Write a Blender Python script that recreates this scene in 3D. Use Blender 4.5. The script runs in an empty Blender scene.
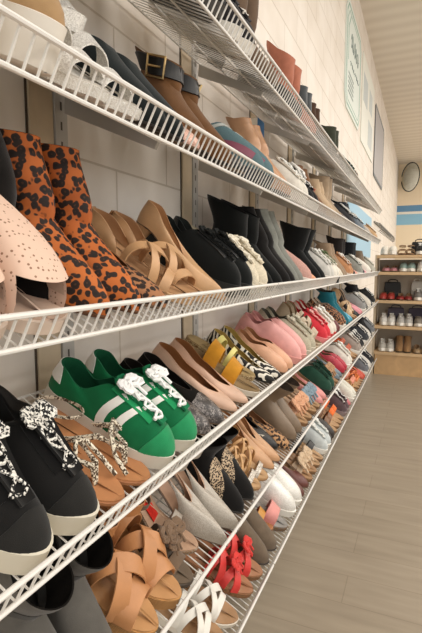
import bpy, math, random
from math import sin, cos, pi, sqrt, radians as R
from mathutils import Vector as V, Matrix
random.seed(7)
sc = bpy.context.scene
col = sc.collection
# ------------------------------------------------------------------ materials
def lin(h):
    h = h.lstrip('#'); o = []
    for i in (0, 2, 4):
        c = int(h[i:i+2], 16)/255
        o.append(c/12.92 if c <= .04045 else ((c+.055)/1.055)**2.4)
    return (*o, 1)
_mats = {}
ROUGH = dict(leather=.42, suede=.95, patent=.12, fabric=.9, rubber=.55, metal=.3, knit=.95, glitter=.35, paint=.5, wood=.6, plain=.7)
def mat(kind, c, c2=None, scale=1.0):
    key = (kind, c, c2, scale)
    if key in _mats: return _mats[key]
    m = bpy.data.materials.new(f'{kind}_{c.strip("#")}'); m.use_nodes = True
    nt = m.node_tree; N = nt.nodes; L = nt.links
    b = N['Principled BSDF']; b.inputs['Base Color'].default_value = lin(c)
    b.inputs['Roughness'].default_value = ROUGH.get(kind, .7)
    b.inputs['Specular IOR Level'].default_value = .35 if kind not in ('suede', 'fabric', 'knit') else .12
    tc = N.new('ShaderNodeTexCoord')
    def tex(t, s, **kw):
        n = N.new('ShaderNodeTex'+t); n.inputs['Scale'].default_value = s
        for k, v in kw.items(): n.inputs[k].default_value = v
        L.new(tc.outputs['Object'], n.inputs['Vector']); return n
    def mix(fac, a, bb):
        x = N.new('ShaderNodeMix'); x.data_type = 'RGBA'
        L.new(fac, x.inputs[0])
        for s, i in ((a, 6), (bb, 7)):
            if isinstance(s, tuple): x.inputs[i].default_value = s
            else: L.new(s, x.inputs[i])
        return x.outputs[2]
    def ramp(fac, stops, const=False):
        r = N.new('ShaderNodeValToRGB'); L.new(fac, r.inputs[0])
        e = r.color_ramp.elements
        while len(e) < len(stops): e.new(.5)
        for q, (p, cc) in zip(e, stops): q.position = p; q.color = cc
        if const: r.color_ramp.interpolation = 'CONSTANT'
        return r.outputs[0]
    def bump(h, st, d=.002):
        n = N.new('ShaderNodeBump'); n.inputs['Strength'].default_value = st; n.inputs['Distance'].default_value = d
        L.new(h, n.inputs['Height']); L.new(n.outputs[0], b.inputs['Normal'])
    W = (1, 1, 1, 1); K = (0, 0, 0, 1)
    base = b.inputs['Base Color']; lc = lin(c)
    dk = tuple(x*.72 for x in lc[:3])+(1,)
    lt = tuple(min(1, x*1.15) for x in lc[:3])+(1,)
    if kind in ('leather', 'patent'):
        n = tex('Noise', 22, Detail=4); L.new(mix(n.outputs[0], dk, lt), base)
        n2 = tex('Noise', 260, Detail=2); bump(n2.outputs[0], .25, .001)
    elif kind == 'suede':
        n = tex('Noise', 38, Detail=6); L.new(mix(n.outputs[0], dk, lt), base)
        n2 = tex('Noise', 700, Detail=2); bump(n2.outputs[0], .4, .001)
        b.inputs['Sheen Weight'].default_value = .15
    elif kind in ('fabric', 'knit'):
        n = tex('Voronoi' if kind == 'knit' else 'Noise', 240 if kind == 'knit' else 420)
        L.new(mix(n.outputs[0], dk, lt), base); bump(n.outputs[0], .6, .001)
    elif kind == 'glitter':
        n = tex('Voronoi', 520); L.new(mix(ramp(n.outputs['Color'], [(.2, K), (.8, W)]), lin(c), lin(c2 or '#ffffff')), base)
        b.inputs['Metallic'].default_value = .35; bump(n.outputs[0], .8, .001)
    elif kind == 'metal':
        b.inputs['Metallic'].default_value = .9
    elif kind == 'leopard':
        n = tex('Noise', 60, Detail=1); mp = N.new('ShaderNodeVectorMath'); mp.operation = 'MULTIPLY_ADD'
        L.new(n.outputs['Color'], mp.inputs[0]); mp.inputs[1].default_value = (.011,)*3; L.new(tc.outputs['Object'], mp.inputs[2])
        v = N.new('ShaderNodeTexVoronoi'); v.inputs['Scale'].default_value = 68*scale; v.inputs['Randomness'].default_value = .85
        L.new(mp.outputs[0], v.inputs['Vector'])
        a = ramp(v.outputs['Distance'], [(0, lin('#5a3820')), (.2, lin('#1d120c')), (.47, lin('#2a1b12')), (.55, lin(c))])
        big = tex('Noise', 9); k = ramp(big.outputs[0], [(.35, (.6, .5, .42, 1)), (.62, W)])
        mm = N.new('ShaderNodeMix'); mm.data_type = 'RGBA'; mm.blend_type = 'MULTIPLY'; mm.inputs[0].default_value = .8
        L.new(a, mm.inputs[6]); L.new(k, mm.inputs[7]); L.new(mm.outputs[2], base)
        b.inputs['Roughness'].default_value = .75
    elif kind == 'zebra':
        w = tex('Wave', 22*scale, Distortion=6, Detail=1); w.inputs['Detail Scale'].default_value = 1.2
        w.bands_direction = 'DIAGONAL'
        L.new(ramp(w.outputs[0], [(0, lin(c2 or '#17130f')), (.5, lin(c2 or '#17130f')), (.56, lin(c)), (1, lin(c))]), base)
    elif kind == 'speckle':
        v = tex('Voronoi', 300*scale); L.new(ramp(v.outputs['Color'], [(.0, lin(c2)), (.42, lin(c2)), (.5, lin(c)), (1, lin(c))]), base)
        bump(v.outputs[0], .7, .001)
    elif kind == 'snake':
        v = tex('Voronoi', 210, Randomness=.7); n = tex('Noise', 50, Detail=3)
        a = ramp(v.outputs['Distance'], [(0, lin(c)), (.45, lin(c)), (.62, lin(c2))])
        L.new(mix(ramp(n.outputs[0], [(.4, K), (.6, W)]), a, lin(c2)), base)
        b.inputs['Roughness'].default_value = .35
    elif kind == 'perf':
        v = tex('Voronoi', 120, Randomness=.6)
        L.new(ramp(v.outputs['Distance'], [(0, lin(c2)), (.2, lin(c2)), (.26, lin(c))]), base)
    elif kind == 'cork':
        v = tex('Noise', 180, Detail=4); L.new(mix(ramp(v.outputs[0], [(.4, K), (.65, W)]), lin(c2 or '#7a5a3a'), lin(c)), base)
        bump(v.outputs[0], .5)
    elif kind == 'rope':
        w = tex('Wave', 90); w.bands_direction = 'Z'; L.new(mix(w.outputs[0], dk, lt), base); bump(w.outputs[0], .8)
    elif kind == 'paint':
        n = tex('Noise', 9, Detail=4); L.new(mix(ramp(n.outputs[0], [(.35, K), (.75, W)]), dk if c2 else lc, lc), base)
    elif kind == 'wood':
        n = tex('Noise', 6, Detail=5); n.inputs['Distortion'].default_value = 1.5
        L.new(mix(n.outputs[0], dk, lt), base)
    _mats[key] = m
    return m
# ------------------------------------------------------------------ mesh builder
class MB:
    def __init__(s): s.v = []; s.f = []
    def add(s, vs, fs):
        o = len(s.v); s.v += [tuple(p) for p in vs]; s.f += [tuple(i+o for i in f) for f in fs]
    def box(s, a, b):
        x0, y0, z0 = a; x1, y1, z1 = b
        s.add([(x0, y0, z0), (x1, y0, z0), (x1, y1, z0), (x0, y1, z0), (x0, y0, z1), (x1, y0, z1), (x1, y1, z1), (x0, y1, z1)],
              [(0, 3, 2, 1), (4, 5, 6, 7), (0, 1, 5, 4), (1, 2, 6, 5), (2, 3, 7, 6), (3, 0, 4, 7)])
    def hexa(s, p):
        s.add(p, [(0, 3, 2, 1), (4, 5, 6, 7), (0, 1, 5, 4), (1, 2, 6, 5), (2, 3, 7, 6), (3, 0, 4, 7)])
    def tube(s, pts, r, n=6, closed=False, flat=1.0):
        pts = [V(p) for p in pts]; k = len(pts); vs = []; up = None
        for i, p in enumerate(pts):
            a = pts[(i-1) % k] if closed or i > 0 else p
            b = pts[(i+1) % k] if closed or i < k-1 else p
            t = (b-a).normalized()
            if up is None: up = t.orthogonal().normalized()
            else:
                up = up-t*up.dot(t)
                up = up.normalized() if up.length > 1e-6 else t.orthogonal().normalized()
            s2 = t.cross(up); rr = r[i] if isinstance(r, (list, tuple)) else r
            for j in range(n):
                q = 2*pi*j/n; vs.append(p+up*rr*cos(q)+s2*rr*flat*sin(q))
        fs = []
        for i in range(k if closed else k-1):
            for j in range(n):
                a = i*n+j; b = i*n+(j+1) % n; c = ((i+1) % k)*n+(j+1) % n; d = ((i+1) % k)*n+j
                fs.append((a, b, c, d))
        if not closed: fs += [tuple(range(n))[::-1], tuple((k-1)*n+j for j in range(n))]
        s.add(vs, fs)
    def ribbon(s, pts, sides, nrms, th, closed=False):
        vs = []; k = len(pts)
        for p, d, n in zip(pts, sides, nrms):
            p = V(p); d = V(d); n = V(n)*th
            vs += [p-d, p+d, p+d*.96+n, p-d*.96+n]
        fs = []
        for i in range(k if closed else k-1):
            a = i*4; b = ((i+1) % k)*4
            for j in range(4): fs.append((a+j, a+(j+1) % 4, b+(j+1) % 4, b+j))
        if not closed: fs += [(3, 2, 1, 0), tuple((k-1)*4+j for j in range(4))]
        s.add(vs, fs)
    def rings(s, rings, cap0=False, cap1=False):
        n = len(rings[0]); vs = [p for r in rings for p in r]; fs = []
        for i in range(len(rings)-1):
            for j in range(n):
                fs.append((i*n+j, i*n+(j+1) % n, (i+1)*n+(j+1) % n, (i+1)*n+j))
        if cap0: fs.append(tuple(range(n))[::-1])
        if cap1: fs.append(tuple((len(rings)-1)*n+j for j in range(n)))
        s.add(vs, fs)
    def build(s, name, m, parent=None, mirror=False, smooth=40, off=None, scale=1.0):
        me = bpy.data.meshes.new(name)
        if off: s.v = [((x+off[0])*scale, (y+off[1])*scale, (z+off[2])*scale) for x, y, z in s.v]
        v = [(-x, y, z) for x, y, z in s.v] if mirror else s.v
        f = [t[::-1] for t in s.f] if mirror else s.f
        me.from_pydata(v, [], f); me.materials.append(m)
        if smooth:
            me.shade_smooth()
            me.set_sharp_from_angle(angle=R(smooth))
        me.update()
        o = bpy.data.objects.new(name, me); col.objects.link(o)
        if parent: o.parent = parent
        return o
def empty(name, M=None):
    o = bpy.data.objects.new(name, None); col.objects.link(o); o.empty_display_size = .05
    if M is not None: o.matrix_world = M
    return o
_labels = {}
def tag(o, label, cat, group=None):
    n = len(label.replace(',', ' ').split())
    if not 4 <= n <= 16: print('LABELLEN', n, label)
    if label in _labels: print('DUPLABEL', label)
    _labels[label] = 1
    o['label'] = label; o['category'] = cat
    if group: o['group'] = group
    return o
def structure(o): o['kind'] = 'structure'; return o
def smooth(x): x = max(0, min(1, x)); return x*x*(3-2*x)
def interp(t, pts):
    for (a, x), (b, y) in zip(pts, pts[1:]):
        if t <= b:
            k = (t-a)/(b-a) if b > a else 0; k = max(0, min(1, k)); k = k*k*(3-2*k); return x+(y-x)*k
    return pts[-1][1]
# ------------------------------------------------------------------ shoe generator (local: x across, y heel to toe, z up)
SZ = 1.15   # the shelves are measured in units a little shorter than a metre
class Last:
    def __init__(s, L=.25, W=.044, hw=.031, waist=.032, toe='round', hh=.012, pf=.01, to=.55, th=.06, ts=.045, tf=.075,
                 Wo=.03, q0=.006, bul=.004, toeh=.035, boot=False, shaft=None, **kw):
        s.__dict__.update(locals()); del s.__dict__['s']
        s.kw = kw
    def cap(s, t, a, b, p):
        e = 1.0
        if t < a: e *= sqrt(max(0, 1-(1-t/a)**2))
        if t > 1-b:
            k = (t-1+b)/b
            e *= max(0, 1-k**p)**(.55 if p >= 2 else .8)
        return e
    def hwid(s, t, m=0.0):
        w = interp(t, [(0, s.hw), (.2, s.hw), (.42, s.waist), (.70, s.W), (1, s.W*.96)])
        b, p = dict(round=(.36, 2.5), almond=(.44, 2.0), point=(.5, 1.25), square=(.12, 2.5))[s.toe]
        return (w+m)*s.cap(t, .15, b, p)
    def cx(s, t): return .006*smooth((t-.3)/.6)-.004*smooth((t-.75)/.25)
    def bed(s, t):
        return s.pf+(s.hh-s.pf)*(1-smooth((t-.12)/.56))+.005*smooth((t-.8)/.2)
    def top(s, t): return interp(t, [(0, s.th), (.12, s.th*.98), (.5, s.ts), (.9, s.tf), (1, s.tf)])
    def S(s, sv, v):
        if sv > 1: sv -= 2
        elif sv < -1: sv += 2
        w = abs(sv); sg = 1 if sv >= 0 else -1
        t = (1-cos(pi*min(w, 1)))/2
        P = V((sg*s.hwid(t)+s.cx(t), t*s.L, s.bed(t)-.003))
        q0 = s.q0; q1 = s.to*s.L; yq = q0+(q1-q0)*t; tb = max(0, yq/s.L)
        ov = interp(t, [(0, s.Wo*.85), (.3, s.Wo), (.6, s.Wo*.92), (1, s.Wo*.7)])*s.cap(t, .2, .35, 2)
        Q = V((sg*ov+s.cx(tb), yq, s.bed(tb)+s.top(t)))
        oy = P.y-min(max(P.y, .22*s.L), .72*s.L)
        out = V((P.x-s.cx(t), oy, 0)); out = out.normalized() if out.length > 1e-6 else V((0, 1 if t > .5 else -1, 0))
        h = Q.z-P.z; fr = smooth((t-.45)/.5); hor = V((P.x-Q.x, P.y-Q.y, 0))
        if v <= 1:
            C1 = P+V((0, 0, (.5*h)*(1-fr)+min(s.toeh*1.25, h*.8)*fr))+out*s.bul
            if s.boot: C2 = Q+hor*(.45-.15*fr)-V((0, 0, (.36-.02*fr)*h))
            else: C2 = Q+hor*.5-V((0, 0, h*(.3*(1-fr)+.12*fr)))
            u = 1-v
            return P*(u**3)+C1*(3*u*u*v)+C2*(3*u*v*v)+Q*(v**3)
        sh = s.shaft; k = v-1
        yt = sh['y0']+(sh['y1']-sh['y0'])*t
        ox = sg*interp(t, [(0, sh['w']*.85), (.5, sh['w']), (1, sh['w']*.85)])*s.cap(t, .3, .3, 2)
        T = V((ox, yt, s.hh+sh['h']+sh.get('fb', 0)*(t-.5)+sh.get('dip', 0)*(1-abs(2*t-1))))
        e = V((0, 0, T.z-Q.z)); u = 1-k
        C1 = Q+e*.35; C2 = T-e*.3+V((0, (Q.y-T.y)*.15, 0))
        return Q*(u**3)+C1*(3*u*u*k)+C2*(3*u*k*k)+T*(k**3)
    def Nn(s, sv, v):
        e = .01; vm = 2 if s.shaft else 1
        a = s.S(sv+e, v)-s.S(sv-e, v); b = s.S(sv, min(v+e, vm))-s.S(sv, max(v-e, 0))
        n = a.cross(b)
        n = n.normalized() if n.length > 1e-12 else V((0, 0, 1))
        p = s.S(sv, v); ref = V((p.x, 0, 0)) if abs(p.x) > .006 else V((0, (1 if abs(sv) > .5 else -1), .6))
        if .6 < abs(sv) < 1.4: ref = V((p.x*3, .03, .06))
        return n if n.dot(ref) >= 0 else -n
    def outline(s, n, m=0.0, zf=None, sc_=1.0):
        r = []
        for i in range(2*n):
            sv = -1+i/n; w = abs(sv); sg = 1 if sv >= 0 else -1; t = (1-cos(pi*w))/2
            x = sg*s.hwid(t, m)*sc_+s.cx(t); y = t*s.L
            if m: y += m*(smooth((t-.8)/.2)-smooth((.15-t)/.15))
            r.append((x, y, zf(t) if zf else s.bed(t)))
        return r
LOD = {0: (24, 10), 1: (14, 6), 2: (8, 4)}
def grid_surface(l, n, M, v0, v1, w0=0, w1=1, peep=None):
    mb = MB(); vs = []; fs = []
    for k in range(M+1):
        v = v0+(v1-v0)*k/M
        for i in range(2*n): 
            p = l.S(-1+i/n, v)
            vs.append(p)
    for k in range(M):
        for i in range(2*n):
            wm = abs(-1+(i+.5)/n)
            if peep and wm > peep[0] and (k+.5)/M < peep[1]: continue
            if w0 <= wm <= w1:
                a = k*2*n+i; b = k*2*n+(i+1) % (2*n); fs.append((a, b, b+2*n, a+2*n))
    used = sorted({i for f in fs for i in f}); mp = {o: q for q, o in enumerate(used)}
    mb.add([vs[i] for i in used], [tuple(mp[i] for i in f) for f in fs])
    return mb
def patch(l, mb, path, width, th=.0015, n=10, sgn=(1, -1)):
    """raised band on the upper along a path of (s, v)"""
    for sg in sgn:
        P = []; Nn = []
        for i in range(n+1):
            x = i/n*(len(path)-1); k = min(int(x), len(path)-2); fr = x-k
            g = [path[max(0, min(len(path)-1, k+d))] for d in (-1, 0, 1, 2)]
            def cr(a):
                p0, p1, p2, p3 = (q[a] for q in g)
                return .5*(2*p1+(p2-p0)*fr+(2*p0-5*p1+4*p2-p3)*fr*fr+(3*p1-p0-3*p2+p3)*fr**3)
            P.append(l.S(sg*cr(0), cr(1))); Nn.append(l.Nn(sg*cr(0), cr(1)))
        sd = []; w = width
        for i in range(len(P)):
            t = (P[min(i+1, n)]-P[max(i-1, 0)]).normalized(); wi = w(i/n) if callable(w) else w
            sd.append(Nn[i].cross(t).normalized()*wi/2)
        mb.ribbon([p-q*.0006 for p, q in zip(P, Nn)], sd, Nn, th+.0006)
def area(l, mb, s0, s1, v0, v1, th=.0014, n=8, m=5):
    """raised panel on the upper between s0..s1 and v0(k)..v1(k)"""
    vs = []; fs = []
    for layer in (0, 1):
        for i in range(n+1):
            k = i/n; sv = s0+(s1-s0)*k
            a = v0(k) if callable(v0) else v0; b = v1(k) if callable(v1) else v1
            for j in range(m+1):
                v = a+(b-a)*j/m; vs.append(l.S(sv, v)+l.Nn(sv, v)*(th if layer else -.0008))
    o = (n+1)*(m+1)
    for i in range(n):
        for j in range(m):
            a = i*(m+1)+j; fs.append((o+a, o+a+m+1, o+a+m+2, o+a+1))
    edge = [i*(m+1) for i in range(n+1)]+[n*(m+1)+j for j in range(1, m+1)]+[i*(m+1)+m for i in range(n-1, -1, -1)]+[j for j in range(m-1, 0, -1)]
    for a, b in zip(edge, edge[1:]+edge[:1]): fs.append((a, b, b+o, a+o))
    mb.add(vs, fs)
def strap(l, mb, tl, tr, h, wd, slope=.4, th=.0025, n=12, m=.002, lean=0.0):
    A = V((-l.hwid(tl)-m+l.cx(tl), tl*l.L, l.bed(tl)-.001)); B = V((l.hwid(tr)+m+l.cx(tr), tr*l.L, l.bed(tr)-.001))
    pts = []; dirs = []; nr = []
    d = V((B.x-A.x, B.y-A.y, 0)); pf = V((-d.y, d.x, 0)).normalized()
    for i in range(n+1):
        a = pi*i/n; k = (1-cos(a))/2; p = A.lerp(B, k)
        e = sin(a)**.75 if 0 < i < n else 0
        p = p+V((0, -lean*h*e, h*e)); pts.append(p)
    for i in range(n+1):
        t = (pts[min(i+1, n)]-pts[max(i-1, 0)]).normalized(); e = sin(pi*i/n)
        s_ = (pf+V((0, 0, -slope*e))).normalized(); s_ = (s_-t*s_.dot(t)).normalized()
        nn = s_.cross(t); 
        c = pts[i]-V((0, pts[i].y, l.bed(.6)))
        if nn.dot(V((pts[i].x, 0, .02+pts[i].z))) < 0: nn = -nn
        w_ = wd(i/n) if callable(wd) else wd
        dirs.append(s_*w_/2); nr.append(nn)
    mb.ribbon(pts, dirs, nr, th)
def loop_strap(l, mb, y, z, rx, ry, wd, tilt=0, a0=0, a1=2*pi, th=.0022, n=20):
    pts = []; nr = []; closed = abs(a1-a0-2*pi) < 1e-3
    for i in range(n if closed else n+1):
        a = a0+(a1-a0)*i/n
        pts.append(V((rx*cos(a), y+ry*sin(a), z+tilt*sin(a)))); nr.append(V((cos(a), sin(a)*rx/ry, 0)).normalized())
    mb.ribbon(pts, [V((0, 0, wd/2))]*len(pts), nr, th, closed)
def bow(mb, c, nrm, tan, size, flat=.5, ends=True):
    c = V(c); n = V(nrm).normalized(); t = (V(tan)-n*V(tan).dot(n)).normalized(); u = n.cross(t)
    for sg in (1, -1):
        for spread in ((.55, -.05) if ends else (.2,)):
            L = size*(1 if spread > 0 else .8)
            pts = []
            for i in range(9):
                a = 2*pi*i/8; r = L*(1-cos(a))/2
                pts.append(c+u*sg*r*cos(spread*.9)+t*(spread*r*.6+sin(a)*size*.28)+n*(.18*L*sin(a/2)+.004))
            mb.tube(pts, size*.13, 6, flat=1.5)
        if ends:
            e = [c+n*.004, c+u*sg*size*.3+t*size*.5+n*.008, c+u*sg*size*.45+t*size*1.1+n*.002]
            mb.tube(e, size*.1, 6)
    mb.tube([c-t*size*.15+n*.003, c+n*.009, c+t*size*.15+n*.004], size*.2, 7)
def heel_block(l, mb, kind, th):
    n = 10
    zt = lambda t: l.bed(t)-th*.6
    tw = dict(block=.24, kitten=.17, stiletto=.17, chunk=.3, low=.27)[kind]
    ring_t = []
    for i in range(2*n):
        a = 2*pi*i/(2*n); y = (l.L*tw)*(1-cos(a))/2; t = y/l.L; c = 1 if a <= pi else -1
        e = sqrt(max(0, 1-abs(2*y/(l.L*tw)-1)**(2 if kind != 'block' else 4)))
        ring_t.append(V((c*min(l.hwid(max(t, .02))*.96, l.hw*e*.98), y, zt(t))))
    bs, by = dict(block=(.86, .02), kitten=(.30, .015), stiletto=(.26, .012), chunk=(.92, .004), low=(.95, 0))[kind]
    cy = l.L*tw*.4
    mid = [V((p.x*(bs+.25*(1-bs)), cy*.9+(p.y-cy)*(bs+.25*(1-bs)), p.z*.5)) for p in ring_t]
    bot = [V((p.x*bs, cy*.9+(p.y-cy)*bs, 0)) for p in ring_t]
    mb.rings([ring_t, mid, bot], True, True)
def make_shoe(sp, mirror, lod, M):
    """builds one shoe as an Empty with its parts; sp is a dict describing the model"""
    l = Last(**sp['last']); n, m = LOD[lod]
    root = empty(sp['name'], M)
    C = sp
    def put(name, mb, mt, parent=root, label=None):
        o = mb.build(name, mat(*mt), parent, mirror, off=(0, off, 0), scale=SZ)
        if label: o['label'] = label
        return o
    off = -l.L/2
    so = sp['sole']; kind = so['kind']; th = so.get('th', .008); mg = so.get('m', .002)
    wrap = so.get('wrap', 0.0)
    mb = MB()
    spring = lambda t: .006*smooth((t-.8)/.2)+so.get('hs', 0)*smooth((.15-t)/.15)
    if kind == 'thin': bot = lambda t: max(l.bed(t)-th, 0)+spring(t)*.3
    elif kind == 'plat': bot = lambda t: max(0, min(l.bed(t)-th, l.bed(t)))+spring(t)*.3
    else: bot = spring
    top = lambda t: l.bed(t)+wrap*(1+.25*smooth((t-.75)/.25))
    rr = [l.outline(n, mg-.004, bot, .97), l.outline(n, mg, lambda t: bot(t)+.003)]
    rr += [l.outline(n, mg+so.get('flare', 0), lambda t: bot(t)*.5+top(t)*.5), l.outline(n, mg, lambda t: top(t)-.001), l.outline(n, mg-.003, top), l.outline(n, -.012, top)]
    mb.rings(rr, False, False)
    for i in range(n): mb.f.append((i+1, i, (2*n-i) % (2*n), 2*n-i-1) if i else (1, 0, 2*n-1))
    put('sole', mb, so['mat'])
    if 'heel' in sp and l.hh > .018:
        hb = MB(); heel_block(l, hb, sp['heel'][0], th); put('heel', hb, sp['heel'][1])
    # footbed
    ib = MB(); r1 = l.outline(n, -.0035 if sp.get('upper') else -.001, lambda t: l.bed(t)+(.0015 if sp.get('upper') else .0025)+wrap*(0 if sp.get('upper') else 1))
    r0 = [(x, y, z-.004) for x, y, z in r1]; 
    ib.add([p for r in (r0, r1) for p in r], [(j, (j+1) % (2*n), 2*n+(j+1) % (2*n), 2*n+j) for j in range(2*n)])
    k0 = len(ib.f); 
    for i in range(n):
        a = 2*n+i; b = 2*n+i+1; c = 2*n+(2*n-i-1) % (2*n); d = 2*n+(2*n-i) % (2*n)
        ib.f.append((a, b, c, d) if i else (a, b, c))
    put('insole', ib, sp.get('insole', ('leather', '#b8977a')))
    up = sp.get('upper')
    if up:
        w0, w1 = up.get('w', (0, 1)); vm = 2 if l.shaft else 1
        ub = grid_surface(l, n, m*(2 if l.shaft else 1), 0, vm, w0, w1, up.get('peep'))
        put('upper', ub, up['mat'])
        # lining: rim then inside wall
        lb = MB(); vs = []; fs = []; K = 2+(2 if lod == 2 else 5); vlo = 1.35 if l.shaft else .12
        for k in range(K):
            v = vm if k < 2 else vm-(vm-vlo)*(k-1)/(K-2)
            for i in range(2*n):
                sv = -1+i/n; p = l.S(sv, v)
                if k:
                    ctr = V((0, max(min(p.y, l.to*l.L*.75), l.L*.16), p.z))
                    if l.shaft and v > 1: ctr = V((0, (l.S(0, v).y+l.S(1, v).y)/2, p.z))
                    dd = (ctr-p); p = p+dd.normalized()*min(.003, dd.length*.5)-V((0, 0, .0008 if v < vm else 0))
                vs.append(p)
        for k in range(K-1):
            for i in range(2*n):
                pp = up.get('peep')
                if pp and abs(-1+(i+.5)/n) > pp[0] and k >= 2 and vm-(vm-vlo)*(k-.5)/(K-2) < pp[1]: continue
                if w0 <= abs(-1+(i+.5)/n) <= w1:
                    a = k*2*n+i; b = k*2*n+(i+1) % (2*n); fs.append((a+2*n, b+2*n, b, a))
        lb.add(vs, fs); put('lining', lb, up.get('lining', ('fabric', '#8d7a66')))
    # tongue and laces
    if sp.get('tongue'):
        c, ext = sp['tongue']; tb = MB()
        P = [l.S(1, v)+l.Nn(1, v)*.002 for v in (.5, .65, .8, .92, 1)]
        if l.shaft: P += [l.S(1, v)+l.Nn(1, v)*.002 for v in (1.4, 1.8, 2)]
        d = (P[-1]-P[-2]).normalized(); d = (d+V((0, .1, .45))).normalized()
        P += [P[-1]+d*ext*.5, P[-1]+d*ext+V((0, .004, 0))]
        ws = [.012, .014, .017, .019, .02]+[.02]*(len(P)-5); ws[-1] = .015
        for off_, _ in ((0, 0),):
            nn = []
            for i in range(len(P)):
                t = P[min(i+1, len(P)-1)]-P[max(0, i-1)]; nn.append(V((1, 0, 0)).cross(t).normalized())
            cols = 5; vs = []; fs = []
            for lay in (0, 1):
                for i, p in enumerate(P):
                    for j in range(cols):
                        x = (j/(cols-1)-.5)*2; vs.append(p+V((x*ws[i], 0, 0))+nn[i]*(-.35*ws[i]*x*x+(.004 if lay else -.001)))
            o = len(P)*cols
            for i in range(len(P)-1):
                for j in range(cols-1):
                    a = i*cols+j; fs += [(a, a+1, a+cols+1, a+cols), (o+a, o+a+cols, o+a+cols+1, o+a+1)]
            edge = [i*cols for i in range(len(P))]+[(len(P)-1)*cols+j for j in range(1, cols)]+[i*cols+cols-1 for i in range(len(P)-2, -1, -1)]+[j for j in range(cols-2, 0, -1)]
            fs += [(a, b, b+o, a+o) for a, b in zip(edge, edge[1:]+edge[:1])]
            tb.add(vs, fs)
        put('tongue', tb, c)
    if sp.get('laces'):
        c = sp['laces']; r = sp.get('lace_r', .0026); lb = MB(); rows = 4 if lod < 2 else 3; vmx = 1.7 if l.shaft else .96; v0 = .56
        pts = []
        for k in range(rows+(2 if l.shaft else 0)):
            v = v0+(vmx-v0)*k/(rows-1+(2 if l.shaft else 0)); wv = .89-.03*k/rows
            pts.append((l.S(-wv, v)+l.Nn(-wv, v)*.005, l.S(1, v)+l.Nn(1, v)*.0085, l.S(wv, v)+l.Nn(wv, v)*.005))
        for k in range(len(pts)):
            a, mI, b = pts[k]; lb.tube([a, mI, b], r, 5)
            if k+1 < len(pts):
                a2, m2, b2 = pts[k+1]; mm = (mI+m2)/2+V((0, .001, .003))
                lb.tube([a, mm, b2], r, 5)
                if lod < 2: lb.tube([b, mm, a2], r, 5)
        if sp.get('bow'):
            tp = l.S(1, vmx); bow(lb, tp+l.Nn(1, vmx)*.008, l.Nn(1, .85)+V((0, 0, .3)), (0, 1, -.4), sp['bow'])
        put('laces', lb, c)
    for name, mt, fn in sp.get('extra', []):
        if lod == 2 and name in ('stitching', 'eyelet', 'pull_tab'): continue
        b = MB(); fn(l, b)
        if b.f: put(name, b, mt)
    for name, mt, lst in sp.get('straps', []):
        for q in lst:
            b = MB(); strap(l, b, *q[:4], **(q[4] if len(q) > 4 else {})); put(name, b, mt)
    return root
# ------------------------------------------------------------------ shoe models
LE, SU, FA, KN, RU = 'leather', 'suede', 'fabric', 'knit', 'rubber'
TAN = (LE, '#b98a60')
def stiff(d, **kw): d = dict(d); d.update(kw); return d
def sneaker(c, sole='#e9e4da', lace='#f2efe8', lining='#cfc6b8', tongue=None, accents=(), k=SU, high=0, bow_=.022, L=.27, toe='round', W=.043, pf=.022, hh=.03, toecap=None, tab=None, eyestay=None, lace_kind=FA, insole=None, name='sneaker', tf=.082, tread=None, c2=None, lace_r=.0026):
    last = dict(L=L, W=W, hw=.034, waist=.036, toe=toe, hh=hh, pf=pf, to=.47, th=.066, ts=.046, tf=tf, Wo=.031, bul=.006, toeh=.045)
    if high: last.update(shaft=dict(h=.066+high, w=.036, y0=.0, y1=.115, fb=-.0, dip=-.015), tf=.09, boot=True)
    cm = (k, c) if not c2 else (k, c, c2)
    d = dict(name=name, last=last, sole=dict(kind='flat', wrap=.009, m=.0025, mat=(RU, sole), th=.02, hs=.004), upper=dict(mat=cm, lining=(FA, lining)),
             insole=(FA, insole or lining), tongue=(tongue or (k, c), .022), extra=[])
    if tread: d['sole']['tread'] = (RU, tread)
    if lace: d['laces'] = (lace_kind, lace) if isinstance(lace, str) else lace; d['bow'] = bow_; d['lace_r'] = lace_r
    for a in accents: d['extra'].append(('stripe', (LE, a[0]), a[1]))
    if toecap: d['extra'].append(('toe_cap', toecap, lambda l, b: area(l, b, .70, 1.30, lambda k: .04, lambda k: .06+.40*sin(pi*k)**.6, .0015, 14, 4)))
    if tab: d['extra'].append(('heel_tab', tab, lambda l, b: area(l, b, -.24, .24, lambda k: .45, lambda k: .985, .002, 8, 4)))
    if eyestay: d['extra'].append(('eyestay', eyestay, lambda l, b: patch(l, b, [(.87, .55), (.84, .75), (.8, .97)], .02, .0016, 6)))
    return d
def slipon(c, sole='#e9e4da', k=KN, lining='#c9b8a4', L=.26, c2=None, name='slip_on_sneaker', toe='round', tf=.07):
    d = sneaker(c, sole, None, lining, k=k, L=L, name=name, toe=toe, c2=c2); d['tongue'] = None; d['last'].update(to=.42, tf=tf, th=.06)
    d['tongue'] = None
    return d
def flat(c, lining='#b08f6e', k=LE, toe='round', to=.66, sole='#6d5a48', L=.25, c2=None, name='flat_shoe', tf=.035, th=.05, extra=(), W=.041, insole=None, ts=.036):
    return dict(name=name, last=dict(L=L, W=W, hw=.029, waist=.031, toe=toe, hh=.014, pf=.008, to=to, th=th, ts=ts, tf=tf, Wo=.027, toeh=.028, bul=.004),
                sole=dict(kind='flat', m=.0015, mat=(RU, sole), th=.006), upper=dict(mat=(k, c) if not c2 else (k, c, c2), lining=(LE, lining)), insole=(LE, insole or lining), extra=list(extra))
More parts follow.
